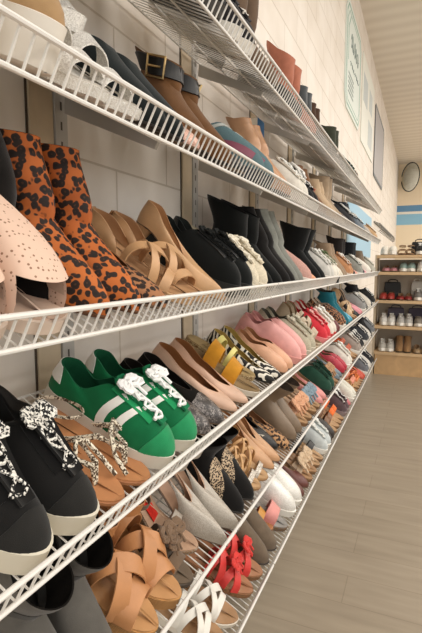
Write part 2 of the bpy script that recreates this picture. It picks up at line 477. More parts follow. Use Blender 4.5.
def loafer(c, lining='#8a6f55', k=LE, sole='#3c2f26', c2=None, **kw):
    d = flat(c, lining, k, 'round', .52, sole, c2=c2, name='loafer', tf=.06, th=.055, **kw); d['last'].update(hh=.022, pf=.01, toeh=.035)
    d['extra'].append(('vamp_strap', d['upper']['mat'], lambda l, b: patch(l, b, [(.62, .5), (.78, .72), (1.0, .80), (1.22, .72), (1.38, .5)], .022, .002, 12, (1,))))
    return d
def pump(c, lining='#c3a688', k=LE, toe='point', hh=.065, hk='kitten', to=.68, c2=None, sole='#5c4a3c', L=.245, heelc=None, name='pump', w=(0, 1), insole=None, tf=.03, th=.052, pf=.006, extra=()):
    return dict(name=name, last=dict(L=L, W=.039, hw=.027, waist=.027, toe=toe, hh=hh, pf=pf, to=to, th=th, ts=.034, tf=tf, Wo=.025, toeh=.026, bul=.003),
                sole=dict(kind='thin', m=.001, mat=(RU, sole), th=.005), heel=(hk, heelc or ((k, c) if not c2 else (k, c, c2))), upper=dict(mat=(k, c) if not c2 else (k, c, c2), lining=(LE, lining), w=w), insole=(LE, insole or lining), extra=list(extra))
def ankle(c, h=.12, k=SU, lining='#3a332c', toe='almond', hh=.045, hk='block', sole='#2b2622', fb=.03, c2=None, L=.25, w=.042, sy=-.02, name='ankle_boot', extra=(), heelc=None, dip=-.01, wid=.12):
    return dict(name=name, last=dict(L=L, W=.042, hw=.031, waist=.034, toe=toe, hh=hh, pf=.01, to=.44, th=.07, ts=.07, tf=.082, Wo=.036, q0=-.002, toeh=.036, bul=.005, boot=True,
                shaft=dict(h=h, w=w, y0=sy, y1=sy+wid, fb=fb, dip=dip)),
                sole=dict(kind='thin', m=.003, mat=(RU, sole), th=.009), heel=(hk, heelc or (RU, sole)), upper=dict(mat=(k, c) if not c2 else (k, c, c2), lining=(FA, lining)), insole=(FA, lining), extra=list(extra))
def slide(c, bed='#b8926a', sole='#8b6b4c', bands=((.42, .42, .058, .036), (.66, .66, .045, .036)), k=LE, hh=.03, pf=.02, L=.255, kind='flat', name='slide_sandal', toe='round', extra=(), strapn='strap', bedk=LE, solek='cork', wrap=0.0, c2=None):
    return dict(name=name, last=dict(L=L, W=.045, hw=.034, waist=.036, toe=toe, hh=hh, pf=pf, to=.5), sole=dict(kind=kind, m=.002, mat=(solek, sole), th=.015), insole=(bedk, bed), extra=list(extra), straps=[(strapn, (k, c) if not c2 else (k, c, c2), [tuple(b) for b in bands])])
def sandal(c, bed='#b8926a', sole='#7b5c42', bands=((.78, .78, .032, .014), (.72, .5, .05, .013), (.5, .72, .05, .013)), k=LE, hh=.018, pf=.012, ankle_=True, kind='flat', hk=None, c2=None, name='strappy_sandal', extra=(), L=.25, toe='round', counter=False, solek=RU):
    d = slide(c, bed, sole, bands, k, hh, pf, L, kind, name, toe, extra, solek=solek, c2=c2); mt = (k, c) if not c2 else (k, c, c2)
    if ankle_:
        d['extra'].append(('ankle_strap', mt, lambda l, b: loop_strap(l, b, .052, l.hh+.075, .033, .05, .013, .006)))
        d['extra'].append(('heel_strap', mt, lambda l, b: loop_strap(l, b, .045, l.hh+.04, .031, .044, .014, .0, pi, 2*pi)))
    if hk: d['heel'] = (hk, mt); d['sole'].update(kind='thin', th=.006, mat=(RU, sole))
    if counter:
        d['upper'] = dict(mat=mt, lining=(LE, bed), w=(0, .42)); d['last'].update(th=.065, ts=.03, tf=.03, Wo=.03, to=.9)
    return d
def wedge(c, sole='#a07a52', bed='#c09a72', bands=((.8, .72, .036, .03), (.72, .46, .06, .026), (.46, .72, .06, .026)), hh=.075, pf=.024, solek='cork', k=LE, **kw):
    kw.setdefault('name', 'wedge_sandal')
    return sandal(c, bed, sole, bands, k, hh, pf, kind='flat', solek=solek, **kw)
def mule(c, k=LE, toe='point', bed='#b3947a', sole='#5c4a3c', hh=.035, hk='kitten', c2=None, name='mule', w0=.56, to=.62, tf=.05, L=.25, heelc=None, pf=.006):
    d = pump(c, bed, k, toe, hh, hk, to, c2, sole, L, heelc, name, (w0, 1), tf=tf, th=.02, pf=pf); d['last'].update(ts=.045, W=.041)
    return d
# ------------------------------------------------------------------ shelves
H = 1.32; TILT = R(28); DEPTH = .361; XF = .342
DZ = dict(A=.603, B=.2545, C=-.11, D=-.462, E=-.812, F=-1.165)
ORD = dict(A='top', B='second', C='third', D='fourth', E='fifth', F='bottom')
def deck_pt(k, u, Y, n=0.0):
    return V((XF-u*cos(TILT)+n*sin(TILT), Y, H+DZ[k]+u*sin(TILT)+n*cos(TILT)))
def pose(k, Y, u, L, yaw=0.0, lift=.0035, roll=0, pitch=0):
    d = V((cos(TILT), 0, -sin(TILT))); n = V((sin(TILT), 0, cos(TILT))); x = d.cross(n)
    M3 = Matrix((x, d, n)).transposed()
    M3 = M3 @ Matrix.Rotation(R(yaw), 3, 'Z') @ Matrix.Rotation(R(pitch), 3, 'X') @ Matrix.Rotation(R(roll), 3, 'Y')
    return Matrix.Translation(deck_pt(k, u+L/2, Y, lift)) @ M3.to_4x4()
def lod_for(Y): return 0 if Y < 1.5 else (1 if Y < 3.2 else 2)
def single(k, Y, sp, label, cat, group=None, u=.012, yaw=6, mirror=False, **kw):
    o = make_shoe(sp, mirror, lod_for(Y), pose(k, Y, u, sp['last']['L']*SZ, yaw, **kw))
    return tag(o, label, cat, group)
def pair(k, Y, sp, desc, cat, gap=.104, u=.012, yaw=(6, 6), us=None, flip=False, **kw):
    """nearer shoe at Y, its twin one gap further along the shelf"""
    g = 'pair: '+desc.split(' on the ')[0]
    us = us or (u, u)
    single(k, Y, sp, desc+', nearer of the pair', cat, g, us[0], yaw[0], not flip, **kw)
    single(k, Y+gap, sp, desc+', farther of the pair', cat, g, us[1], yaw[1], flip, **kw)
WIRE = mat('paint', '#dcd8d1')
def tubeline(mb, a, b, r, n=6): mb.tube([a, b], r, n)
UPY = [.20, .955, 1.71, 2.47, 3.22, 3.98, 4.73, 5.5]
JOINTS = [-.12, 1.63, 3.9, 6.02]
for k in 'ABCDEF':
    for i in range(3):
        a, b = JOINTS[i]+.004, JOINTS[i+1]-.004
        root = empty('wire_shelf', Matrix.Translation(deck_pt(k, 0, a)))
        inv = tuple(-deck_pt(k, 0, a))
        where = ('nearest section at the left edge', 'middle section', 'farthest section by the back shelving')[i]
        tag(root, f'white ventilated wire shelf, {ORD[k]} row, {where}', 'shelf', 'wire shoe shelves along the wall')
        dk = MB(); lp = MB(); rd = MB(); lr = MB()
        nn = int((b-a)/.0254); w = (b-a-.01)/nn
        rough = 5 if i < 1 else 4
        for j in range(nn+1):
            Y = a+.005+j*w
            dk.tube([deck_pt(k, DEPTH, Y), deck_pt(k, .0, Y)], .0019, rough)
            lp.tube([deck_pt(k, 0, Y), deck_pt(k, -.001, Y, .0546)], .0023, rough)
        for u, n_, r in ((DEPTH, -.004, .0035), (.23, -.0045, .003), (.11, -.0045, .003)):
            rd.tube([deck_pt(k, u, a, n_), deck_pt(k, u, b, n_)], r, 8)
        for u, n_, r in ((-.002, -.001, .0042), (-.003, .0546, .0046)):
            lr.tube([deck_pt(k, u, a, n_), deck_pt(k, u, b, n_)], r, 8)
        for y in UPY:
            if not a < y < b: continue
            q_ = MB(); p = [deck_pt(k, u, y, n_) for u, n_ in ((.332, -.048), (.06, -.026), (.06, -.0085), (.350, -.0085))]
            q_.add([(q.x, q.y-.005, q.z) for q in p]+[(q.x, q.y+.005, q.z) for q in p], [(0, 1, 2, 3), (7, 6, 5, 4), (0, 4, 5, 1), (1, 5, 6, 2), (2, 6, 7, 3), (3, 7, 4, 0)])
            q_.build('bracket', mat('paint', '#b4afa7'), root, smooth=0, off=inv)
        for nm, mb in (('wire_deck', dk), ('support_rods', rd), ('front_lip', lp), ('lip_rails', lr)):
            mb.build(nm, WIRE, root, off=inv)
UPN = ['nearest', 'second nearest', 'third nearest', 'fourth', 'fifth', 'sixth', 'second farthest', 'farthest']
for y, nme in zip(UPY, UPN):
    r = empty('shelf_upright', Matrix.Translation((0, y, 0)))
    tag(r, f'grey steel shelf upright on a cream batten, {nme} along the wall', 'upright', 'shelf uprights on the wall')
    b = MB(); b.box((.0005, -.10, .02), (.008, -.024, 2.25)); b.build('batten', mat('wood', '#d3c0a3'), r, smooth=0)
    b = MB(); b.box((.0005, -.106, .02), (.003, -.1005, 2.25)); b.build('dark_joint', mat('plain', '#4a3f33'), r, smooth=0)
    b = MB(); b.box((.0005, -.02, .02), (.012, .022, 2.28)); b.build('steel_rail', mat('paint', '#bdb9b2'), r, smooth=0)
    b = MB()
    for q in range(46): b.box((.0117, -.003, .1+q*.047), (.0124, .003, .12+q*.047))
    b.build('slots', mat('plain', '#5a544c'), r, smooth=0).__setitem__('kind', 'stuff')
# ------------------------------------------------------------------ room
def setmat(name): 
    m = bpy.data.materials.new(name); m.use_nodes = True; return m, m.node_tree, m.node_tree.nodes, m.node_tree.links, m.node_tree.nodes['Principled BSDF']
def wall_mat():
    m, nt, N, L, b = setmat('painted_block_wall')
    tc = N.new('ShaderNodeTexCoord'); sx = N.new('ShaderNodeSeparateXYZ'); cb = N.new('ShaderNodeCombineXYZ')
    L.new(tc.outputs['Object'], sx.inputs[0]); L.new(sx.outputs[1], cb.inputs[0]); L.new(sx.outputs[2], cb.inputs[1])
    br = N.new('ShaderNodeTexBrick'); L.new(cb.outputs[0], br.inputs[0])
    br.inputs['Scale'].default_value = 1; br.inputs['Brick Width'].default_value = .6; br.inputs['Row Height'].default_value = .2
    br.inputs['Mortar Size'].default_value = .004; br.inputs['Mortar Smooth'].default_value = .4; br.inputs['Bias'].default_value = 0
    br.inputs['Color1'].default_value = lin('#eae2d8'); br.inputs['Color2'].default_value = lin('#e5dcd1'); br.inputs['Mortar'].default_value = lin('#cbbfb0')
    n = N.new('ShaderNodeTexNoise'); n.inputs['Scale'].default_value = 3; n.inputs['Detail'].default_value = 6; L.new(tc.outputs['Object'], n.inputs[0])
    r = N.new('ShaderNodeValToRGB'); L.new(n.outputs[0], r.inputs[0]); r.color_ramp.elements[0].position = .3; r.color_ramp.elements[0].color = (.8, .76, .7, 1); r.color_ramp.elements[1].position = .6; r.color_ramp.elements[1].color = (1, 1, 1, 1)
    x = N.new('ShaderNodeMix'); x.data_type = 'RGBA'; x.blend_type = 'MULTIPLY'; x.inputs[0].default_value = .55
    L.new(br.outputs[0], x.inputs[6]); L.new(r.outputs[0], x.inputs[7]); L.new(x.outputs[2], b.inputs['Base Color'])
    b.inputs['Roughness'].default_value = .6; b.inputs['Specular IOR Level'].default_value = .3
    bp = N.new('ShaderNodeBump'); bp.inputs['Strength'].default_value = .5; bp.inputs['Distance'].default_value = .004; bp.invert = True
    L.new(br.outputs['Fac'], bp.inputs['Height']); L.new(bp.outputs[0], b.inputs['Normal'])
    return m
def back_mat():
    m, nt, N, L, b = setmat('striped_back_wall')
    tc = N.new('ShaderNodeTexCoord'); sx = N.new('ShaderNodeSeparateXYZ'); L.new(tc.outputs['Object'], sx.inputs[0])
    mr = N.new('ShaderNodeMapRange'); mr.inputs[1].default_value = 0; mr.inputs[2].default_value = 5; L.new(sx.outputs[2], mr.inputs[0])
    r = N.new('ShaderNodeValToRGB'); r.color_ramp.interpolation = 'CONSTANT'; L.new(mr.outputs[0], r.inputs[0])
    e = r.color_ramp.elements
    st = [(0, '#e6d5b8'), (STR[0]/5, '#86b6cf'), (STR[1]/5, '#ded8cc'), (STR[2]/5, '#5a86aa'), (STR[3]/5, '#e2d0b4')]
    while len(e) < 5: e.new(.5)
    for q, (p, c) in zip(e, st): q.position = p; q.color = lin(c)
    L.new(r.outputs[0], b.inputs['Base Color']); b.inputs['Roughness'].default_value = .6
    return m
def floor_mat():
    m, nt, N, L, b = setmat('worn_plank_floor')
    tc = N.new('ShaderNodeTexCoord'); mp = N.new('ShaderNodeMapping'); mp.inputs['Scale'].default_value = (1.2, 9, 1); L.new(tc.outputs['Object'], mp.inputs[0])
    n = N.new('ShaderNodeTexNoise'); n.inputs['Scale'].default_value = 2.2; n.inputs['Detail'].default_value = 7; L.new(mp.outputs[0], n.inputs[0])
    r = N.new('ShaderNodeValToRGB'); L.new(n.outputs[0], r.inputs[0]); r.color_ramp.elements[0].position = .25; r.color_ramp.elements[0].color = lin('#918574'); r.color_ramp.elements[1].position = .8; r.color_ramp.elements[1].color = lin('#a69986')
    br = N.new('ShaderNodeTexBrick'); L.new(tc.outputs['Object'], br.inputs[0]); br.inputs['Scale'].default_value = 1; br.inputs['Brick Width'].default_value = 1.2; br.inputs['Row Height'].default_value = .18; br.inputs['Mortar Size'].default_value = .002
    br.inputs['Color1'].default_value = (1, 1, 1, 1); br.inputs['Color2'].default_value = (.95, .95, .94, 1); br.inputs['Mortar'].default_value = (.75, .72, .7, 1)
    x = N.new('ShaderNodeMix'); x.data_type = 'RGBA'; x.blend_type = 'MULTIPLY'; x.inputs[0].default_value = .8; L.new(r.outputs[0], x.inputs[6]); L.new(br.outputs[0], x.inputs[7])
    L.new(x.outputs[2], b.inputs['Base Color']); b.inputs['Roughness'].default_value = .38; b.inputs['Specular IOR Level'].default_value = .35
    return m
def ceil_mat():
    m, nt, N, L, b = setmat('ribbed_ceiling')
    tc = N.new('ShaderNodeTexCoord'); w = N.new('ShaderNodeTexWave'); w.bands_direction = 'Y'; w.inputs['Scale'].default_value = 1.1; L.new(tc.outputs['Object'], w.inputs[0])
    w.inputs['Distortion'].default_value = .6
    r = N.new('ShaderNodeValToRGB'); L.new(w.outputs[0], r.inputs[0]); r.color_ramp.elements[0].color = lin('#d8cfc2'); r.color_ramp.elements[1].color = lin('#e2dace')
    L.new(r.outputs[0], b.inputs['Base Color']); b.inputs['Roughness'].default_value = .8
    bp = N.new('ShaderNodeBump'); bp.inputs['Strength'].default_value = .15; bp.inputs['Distance'].default_value = .02; L.new(w.outputs[0], bp.inputs['Height']); L.new(bp.outputs[0], b.inputs['Normal'])
    return m
CEIL = 4.5; YB = 16.5
STR = (2.61, 2.93, 3.02, 3.21)
def slab(name, a, b, m):
    mb = MB(); mb.box(a, b); return structure(mb.build(name, m, smooth=0))
slab('wall_left', (-.15, -2.5, 0), (0, YB, CEIL), wall_mat())
slab('wall_back', (-.15, YB, 0), (9, YB+.15, CEIL), back_mat())
slab('floor', (-.15, -2.5, -.1), (9, YB+.15, 0), floor_mat())
slab('ceiling', (-.15, -2.5, CEIL), (9, YB+.15, CEIL+.1), ceil_mat())
# ------------------------------------------------------------------ hand-built pairs near the camera
def bowx(name, mt, s_, v, size, ends=False):
    return (name, mt, lambda l, b: bow(b, l.S(s_, v)+l.Nn(s_, v)*.004, l.Nn(s_, v), (0, 1, -.3), size, ends=ends))
def stripes(l, b):
    patch(l, b, [(.49, .12), (.52, .42), (.60, .66), (.74, .80), (.83, .84)], lambda k: .021*(1-.3*k), .0016, 12)
    patch(l, b, [(.56, .10), (.595, .34), (.66, .52), (.76, .64), (.85, .69)], lambda k: .018*(1-.3*k), .0016, 12)
# ---- fourth shelf
HIKE = sneaker('#1b1a19', sole='#cdc5b2', lace=('speckle', '#e4e0d6', '#161616'), lining='#2a2724', high=.012, L=.262, lace_r=.0028, bow_=.034, name='hiking_boot', k=SU, W=.045, pf=.028, hh=.034,
    toecap=(SU, '#252422'), tab=(SU, '#141313'), eyestay=(SU, '#121111'))
HIKE['last']['shaft']['w'] = .042; HIKE['last'].update(toeh=.032)
pair('D', .485, HIKE, 'black lace-up hiking boot with speckled laces and white sole', 'boot', gap=.108, yaw=(4, 8))
def ropes(l, b):
    for sg in (1, -1):
        for q in (0, .006):
            p = [V((.002*sg, .80*l.L, l.bed(.8)+.003)), V((.006*sg, .74*l.L, l.bed(.7)+.03+q)), V((sg*.024, .56*l.L, l.bed(.5)+.042-q)), V((sg*(l.hwid(.36)+.002), (.36+q*4)*l.L, l.bed(.3)+.004))]
            b.tube(p, .0034, 6)
    for k in range(9):
        a = 2*pi*k/9
    loop_strap(l, b, .05, l.hh+.03, .032, .045, .006, .01, 0, 2*pi)
def ropes2(l, b):
    b.tube([V((-.03, .17, l.bed(.6)+.04)), V((-.01, .15, l.bed(.6)+.062)), V((.012, .16, l.bed(.6)+.055)), V((.03, .19, l.bed(.6)+.03)), V((.034, .225, l.bed(.6)+.012))], .0042, 6)
THONG = slide('#d6c7a8', bed='#bf8458', sole='#a36d46', bands=(), name='thong_sandal', hh=.012, pf=.01, L=.26,
    extra=[('beaded_strap', ('speckle', '#e6dcc6', '#5a4a3a'), ropes), ('tie_cord', ('speckle', '#e6dcc6', '#5a4a3a'), ropes2)], solek=RU)
pair('D', .685, THONG, 'tan flat thong sandal with beaded cord straps', 'sandal', gap=.098, yaw=(10, 10))
GREEN = sneaker('#15693f', sole='#cfc8ba', lace='#f4f2ee', lining='#1e5c3e', tongue=(FA, '#21744c'), bow_=.036, lace_r=.0036, k=SU,
    accents=[('#efece4', stripes)], toecap=(SU, '#278a57'), tab=(LE, '#efece4'), eyestay=(SU, '#22945a'), L=.285, W=.048)
pair('D', .86, GREEN, 'green suede sneaker with two white side stripes and white bow', 'sneaker', gap=.115, yaw=(10, 10))
GREY = flat('#15120f', lining='#1a1613', to=.6, k=FA, extra=[('toe_panel', ('snake', '#8d8580', '#3b3634'), lambda l, b: area(l, b, .62, 1.38, lambda k: .03, lambda k: .12+.78*sin(pi*k)**.5, .0018, 16, 5))], L=.265)
pair('D', 1.09, GREY, 'black flat with grey snakeskin toe', 'flat', gap=.098, yaw=(8, 8))
pair('D', 1.29, flat('#d3ae95', lining='#8c5c38', to=.76, tf=.024, L=.275, toe='almond', insole='#96683f', th=.06), 'nude leather ballet flat with brown lining', 'flat', gap=.102, yaw=(10, 10))
MUST = slide('#c78a2b', bed='#8c734f', sole='#cfc6b6', bands=((.38, .38, .066, .046), (.64, .64, .05, .046)), L=.275, k=SU, solek=RU)
single('D', 1.495, MUST, 'mustard two-strap slide sandal on a pale sole, between nude and zebra flats', 'sandal', yaw=10)
single('D', 1.60, slide('#d9cf7a', bed='#a58d62', sole='#b7a67c', bands=((.45, .40, .06, .02), (.62, .62, .05, .016)), L=.255), 'pale yellow narrow-strap slide behind the mustard slide', 'sandal', u=.07, yaw=8)
pair('D', 1.69, flat('#e0d9ca', k='zebra', c2='#15110e', toe='round', to=.76, tf=.024, lining='#a88e4e', L=.265, th=.06, sole='#17130f'), 'black and white zebra print flat', 'flat', gap=.096, yaw=(10, 8))
pair('D', 1.885, flat('#d9a583', lining='#a06f4c', to=.55, L=.235, tf=.05), 'peach closed flat tucked in front of pink slip-ons', 'flat', gap=.09)
pair('D', 2.075, slipon('#e0a19a', sole='#d99a92', k=LE, lining='#c98c86', L=.285, tf=.085), 'pink leather slip-on sneaker', 'sneaker', gap=.104, yaw=(8, 8))
pair('D', 2.285, sneaker('#b5ad98', sole='#cdc6b6', lace='#c8c1af', lining='#5a564b', L=.28, k=KN), 'sage beige lace-up sneaker', 'sneaker', gap=.105)
CUT = sandal('#b9a68d', bed='#8a7355', sole='#c2b299', bands=((.76, .76, .05, .036), (.62, .5, .075, .026), (.48, .6, .085, .026), (.4, .36, .09, .02)), hh=.03, pf=.022, counter=True, name='cutout_bootie', ankle_=False)
CUT['last'].update(th=.1); pair('D', 2.50, CUT, 'taupe cut-out bootie with closed heel', 'boot', gap=.1)
pair('D', 2.72, sneaker('#d23a44', sole='#e58a8a', lace='#e8b0a8', lining='#b83238', L=.28), 'bright red sneaker with pink sole', 'sneaker', gap=.102)
# ---- third shelf
PERF = mule('#d8b9a4', k='perf', c2='#8d6a55', toe='square', hh=.05, hk='block', w0=.40, to=.34, tf=.085, L=.275, name='peep_toe_mule', bed='#c7ab97', sole='#cbb7a6', heelc=(LE, '#d8c2b2'), pf=.022)
PERF['sole'].update(kind='flat'); PERF.pop('heel'); PERF['last'].update(ts=.07, th=.06, W=.047, toeh=.05); PERF['upper'].update(w=(0, 1), peep=(.80, .30))
pair('C', .405, PERF, 'beige perforated leather mule at the left edge', 'mule', gap=.125, u=.0, yaw=(2, 2))
single('C', .575, ankle('#14110f', h=.25, hh=.03, sy=-.19, wid=.11, L=.19, k=SU, w=.032), 'black suede boot leaning back between the beige mules and leopard boots', 'boot', u=.065)
LEO = ankle('#b8642a', h=.16, k='leopard', lining='#1a1512', toe='almond', hh=.03, hk='block', sole='#5a3a22', sy=-.085, w=.043, wid=.125, fb=.025, name='leopard_boot', L=.26)
pair('C', .66, LEO, 'orange and black leopard print slouchy boot', 'boot', gap=.105, yaw=(6, 6))
single('C', .87, flat('#a3704a', k='leopard', lining='#7a5233', to=.6, L=.25), 'brown leopard print flat between leopard boots and tan wedges', 'flat', yaw=8)
WEDGE = wedge('#c2976c', bed='#b98f68', sole='#c8a27a', solek=LE, hh=.05, pf=.018, ankle_=False, counter=True, L=.28, name='wedge_sandal',
    bands=((.80, .72, .03, .022), (.70, .42, .055, .022), (.44, .70, .055, .022)),
    extra=[('heel_tab', (LE, '#b3875d'), lambda l, b: patch(l, b, [(-.02, .3), (0, .7), (.0, 1.0)], .03, .002, 6, (1,)))])
WEDGE['last'].update(th=.044, ts=.016, tf=.012, Wo=.029, to=.8)
pair('C', .975, WEDGE, 'tan leather wedge sandal with crossed toe straps', 'sandal', gap=.09, yaw=(12, 12))
single('C', 1.165, pump('#c69d72', lining='#b98a5f', toe='point', hh=.085, hk='kitten', to=.55, w=(0, 1), tf=.035, th=.055, L=.275), 'tan pointed leather pump behind the crossed-strap wedges', 'pump', yaw=12, u=0)
BLK = sneaker('#121413', sole='#1d1e1d', lace='#161716', lining='#2a2d2b', L=.28, W=.045, k=SU, pf=.026, hh=.045, tab=(LE, '#141514'), eyestay=(LE, '#151616'))
pair('C', 1.275, BLK, 'black leather chunky sneaker with raised heel tab', 'sneaker', gap=.105, yaw=(8, 8))
pair('C', 1.45, sneaker('#d6cbb4', sole='#d9d2c0', lace='#e6ddca', lining='#b5a88f', L=.27, k=KN, lace_r=.0036, bow_=.03), 'cream knit sneaker in front of the black sock boots', 'sneaker', gap=.1)
pair('C', 1.66, ankle('#0f1110', h=.155, hh=.03, k=SU, sy=-.065, w=.056, wid=.15, L=.265, fb=.0, dip=-.0, name='sock_boot', lining='#1a1a1a'), 'tall black suede sock boot beside cream sneakers', 'boot', gap=.13)
pair('C', 1.91, ankle('#171514', h=.15, k=SU, sy=-.10, hh=.04, wid=.1, L=.25, w=.036), 'narrow black boot with heel loop behind the grey booties', 'boot', gap=.08)
pair('C', 2.05, ankle('#7f8078', h=.14, k=SU, sy=-.085, hh=.06, wid=.10, w=.035, L=.255, lining='#8f8d84'), 'grey green suede heeled bootie', 'boot', gap=.095)
# ---- fifth shelf
GB = ankle('#5b5751', h=.165, k=SU, lining='#15120f', hh=.05, hk='block', sy=.02, w=.047, wid=.13, fb=-.07, dip=-.02, L=.26,
    extra=[('ankle_band', (SU, '#3a3733'), lambda l, b: patch(l, b, [(.999, 1.25), (.75, 1.2), (.5, 1.15), (.25, 1.15), (.0, 1.2)], .018, .0018, 16))])
pair('E', .575, GB, 'charcoal grey suede ankle boot with open top', 'boot', gap=.115, yaw=(0, 0))
WOV = wedge('#bd8557', bed='#c2905f', sole='#b5854f', solek='rope', hh=.07, pf=.03, L=.275, name='wedge_sandal', ankle_=False,
    bands=((.80, .74, .042, .042, dict(lean=.1)), (.74, .46, .066, .036), (.46, .74, .070, .036), (.40, .36, .085, .03, dict(slope=.7))),
    extra=[('ankle_loop', (LE, '#b57c4e'), lambda l, b: loop_strap(l, b, .06, l.hh+.06, .036, .058, .028, .02))])
pair('E', .80, WOV, 'tan wedge sandal with broad woven straps', 'sandal', gap=.108, yaw=(2, 4))
def ties(l, b):
    for k, (x, y, z) in enumerate(((-.01, .17, .07), (.012, .16, .075), (.0, .185, .055))):
        bow(b, (x, y, l.bed(.6)+z), (0, .5, 1), (0, 1, -.3), .038-.006*k, ends=True)
TIE = sandal('#6e5a48', bed='#6a5a49', sole='#4a3f35', bands=((.80, .80, .03, .03), (.70, .5, .06, .016), (.5, .70, .06, .016)), hh=.03, pf=.014, L=.265,
    extra=[('knotted_tie', (SU, '#77604c'), ties)], k=SU)
single('E', .985, TIE, 'taupe suede sandal with knotted ties behind the woven wedges', 'sandal', yaw=6)
single('E', 1.075, slide('#9c9184', bed='#b8957a', sole='#8f8273', bands=((.32, .30, .085, .026), (.70, .70, .05, .026)), hh=.08, pf=.012, L=.26, name='slingback_sandal',
    extra=[('price_sticker', (FA, '#d4352a'), lambda l, b: b.hexa([V((-.016, .10, l.bed(.38)+.004)), V((.016, .10, l.bed(.38)+.004)), V((.016, .14, l.bed(.54)+.004)), V((-.016, .14, l.bed(.54)+.004)), V((-.016, .10, l.bed(.38)+.006)), V((.016, .10, l.bed(.38)+.006)), V((.016, .14, l.bed(.54)+.006)), V((-.016, .14, l.bed(.54)+.006))]))]),
    'pewter strappy heel with a red square sticker inside', 'sandal', u=.05, yaw=14)
PEW = mule('#a59c90', k='glitter', c2='#b8b0a4', toe='point', bed='#b58f74', hh=.075, hk='kitten', w0=.5, to=.55, tf=.05, L=.29)
PEW['extra'] = [('ankle_strap', ('glitter', '#a59c90', '#b8b0a4'), lambda l, b: loop_strap(l, b, .055, l.hh+.06, .034, .05, .02, .012))]
pair('E', 1.165, PEW, 'pewter pointed mule with ankle strap and toe over the lip', 'mule', gap=.095, u=-.012, yaw=(10, 10), lift=.006)
BLEO = ankle('#171514', h=.105, k=SU, lining='#15120f', hh=.05, hk='block', toe='almond', sy=.01, L=.26,
    extra=[('leopard_trim', ('leopard', '#c7b193', None, 2.6), lambda l, b: patch(l, b, [(.60, .06), (.66, .4), (.76, .72), (.88, .84), (1.0, .87), (1.12, .84), (1.24, .72), (1.34, .4), (1.40, .06)], .04, .0018, 18, (1,)))])
pair('E', 1.355, BLEO, 'black suede bootie with leopard trim panel', 'boot', gap=.1, yaw=(8, 8))
STR = sandal('#c39765', bed='#c7a176', sole='#a98458', bands=((.84, .84, .026, .010), (.72, .5, .06, .010), (.5, .72, .06, .010), (.6, .4, .075, .009), (.42, .58, .075, .009)), ankle_=True, L=.255,
    extra=[('rhinestone_band', ('glitter', '#e6ddd0', '#8d8478'), lambda l, b: strap(l, b, .84, .84, .03, .018))])
pair('E', 1.53, STR, 'tan strappy flat sandal with rhinestone toe band', 'sandal', gap=.09, yaw=(10, 10))
pair('E', 1.71, pump('#c79a72', lining='#a9764c', toe='almond', hh=.06, hk='block', L=.275, to=.6), 'tan leather heeled pump on the fifth shelf', 'pump', gap=.085, yaw=(10, 10))
STUD = flat('#14110f', lining='#1a1613', to=.62, extra=[('stud_trim', ('speckle', '#cfc6b4', '#14110f'), lambda l, b: patch(l, b, [(.30, .6), (.5, .55), (.7, .6), (.85, .75)], .008, .0015, 10))])
single('E', 1.875, STUD, 'black studded flat between tan pump and leopard flat', 'flat', yaw=8, u=.05)
single('E', 1.955, flat('#b5895f', k='leopard', lining='#8a6040', to=.55, L=.25), 'small spotted leopard flat below the taupe ankle boot', 'flat', yaw=6)
pair('E', 2.06, ankle('#7c6955', h=.155, k=LE, lining='#4a3f35', hh=.04, hk='block', sy=.03, w=.046, wid=.12, fb=-.02, sole='#54483b'), 'taupe leather pull-on ankle boot', 'boot', gap=.11)
# ---- bottom shelf
def lattice(l, b):
    pass
WH = slide('#e2ddd2', bed='#a37c56', sole='#d8cfc0', bands=((.76, .72, .036, .022), (.72, .50, .050, .022), (.50, .72, .050, .022), (.44, .42, .064, .026)), L=.265, hh=.03, pf=.016, solek=RU)
pair('F', 1.19, WH, 'white strappy lattice slide sandal', 'sandal', gap=.11, yaw=(14, 14))
RED = slide('#cf3d38', bed='#a37250', sole='#8f6243', bands=((.78, .62, .045, .026), (.62, .78, .045, .026), (.56, .40, .062, .026), (.40, .56, .062, .026)), L=.26,
    extra=[('bow', (SU, '#d2403a'), lambda l, b: bow(b, (0, .165, l.bed(.6)+.062), (0, .4, 1), (0, 1, -.3), .034, ends=True))])
pair('F', 1.44, RED, 'red slide sandal with crossed straps and bow', 'sandal', gap=.11, yaw=(14, 14))
pair('F', 1.645, ankle('#6b5c4c', h=.085, k=SU, lining='#4a3f35', hh=.05, L=.265, sole='#3a3129', toe='round'), 'grey brown suede ankle boot on the bottom shelf', 'boot', gap=.105, yaw=(10, 10))
single('F', 1.835, slide('#c94a34', bed='#b0764a', sole='#7a4a35', bands=((.74, .74, .036, .03), (.46, .42, .066, .05)), L=.25, hh=.03,
    extra=[('gold_band', (LE, '#c58a3a'), lambda l, b: strap(l, b, .74, .74, .04, .032)), ('ankle_strap', (LE, '#c8442f'), lambda l, b: loop_strap(l, b, .07, .075, .036, .05, .02, .01))]), 'red and gold strappy sandal on the bottom shelf', 'sandal', yaw=8, u=.06)
single('F', 1.915, slide('#d98f86', bed='#8f8a84', sole='#6b6762', bands=((.7, .7, .05, .05),)), 'dusty pink slide in front of the red and gold sandal', 'sandal', yaw=8)
SP = slipon('#dcd8ce', sole='#e4e0d6', k='glitter', c2='#f4f2ec', L=.29, tf=.09)
pair('F', 2.025, SP, 'white sparkly slip-on sneaker on the bottom shelf', 'sneaker', gap=.115, yaw=(10, 10))
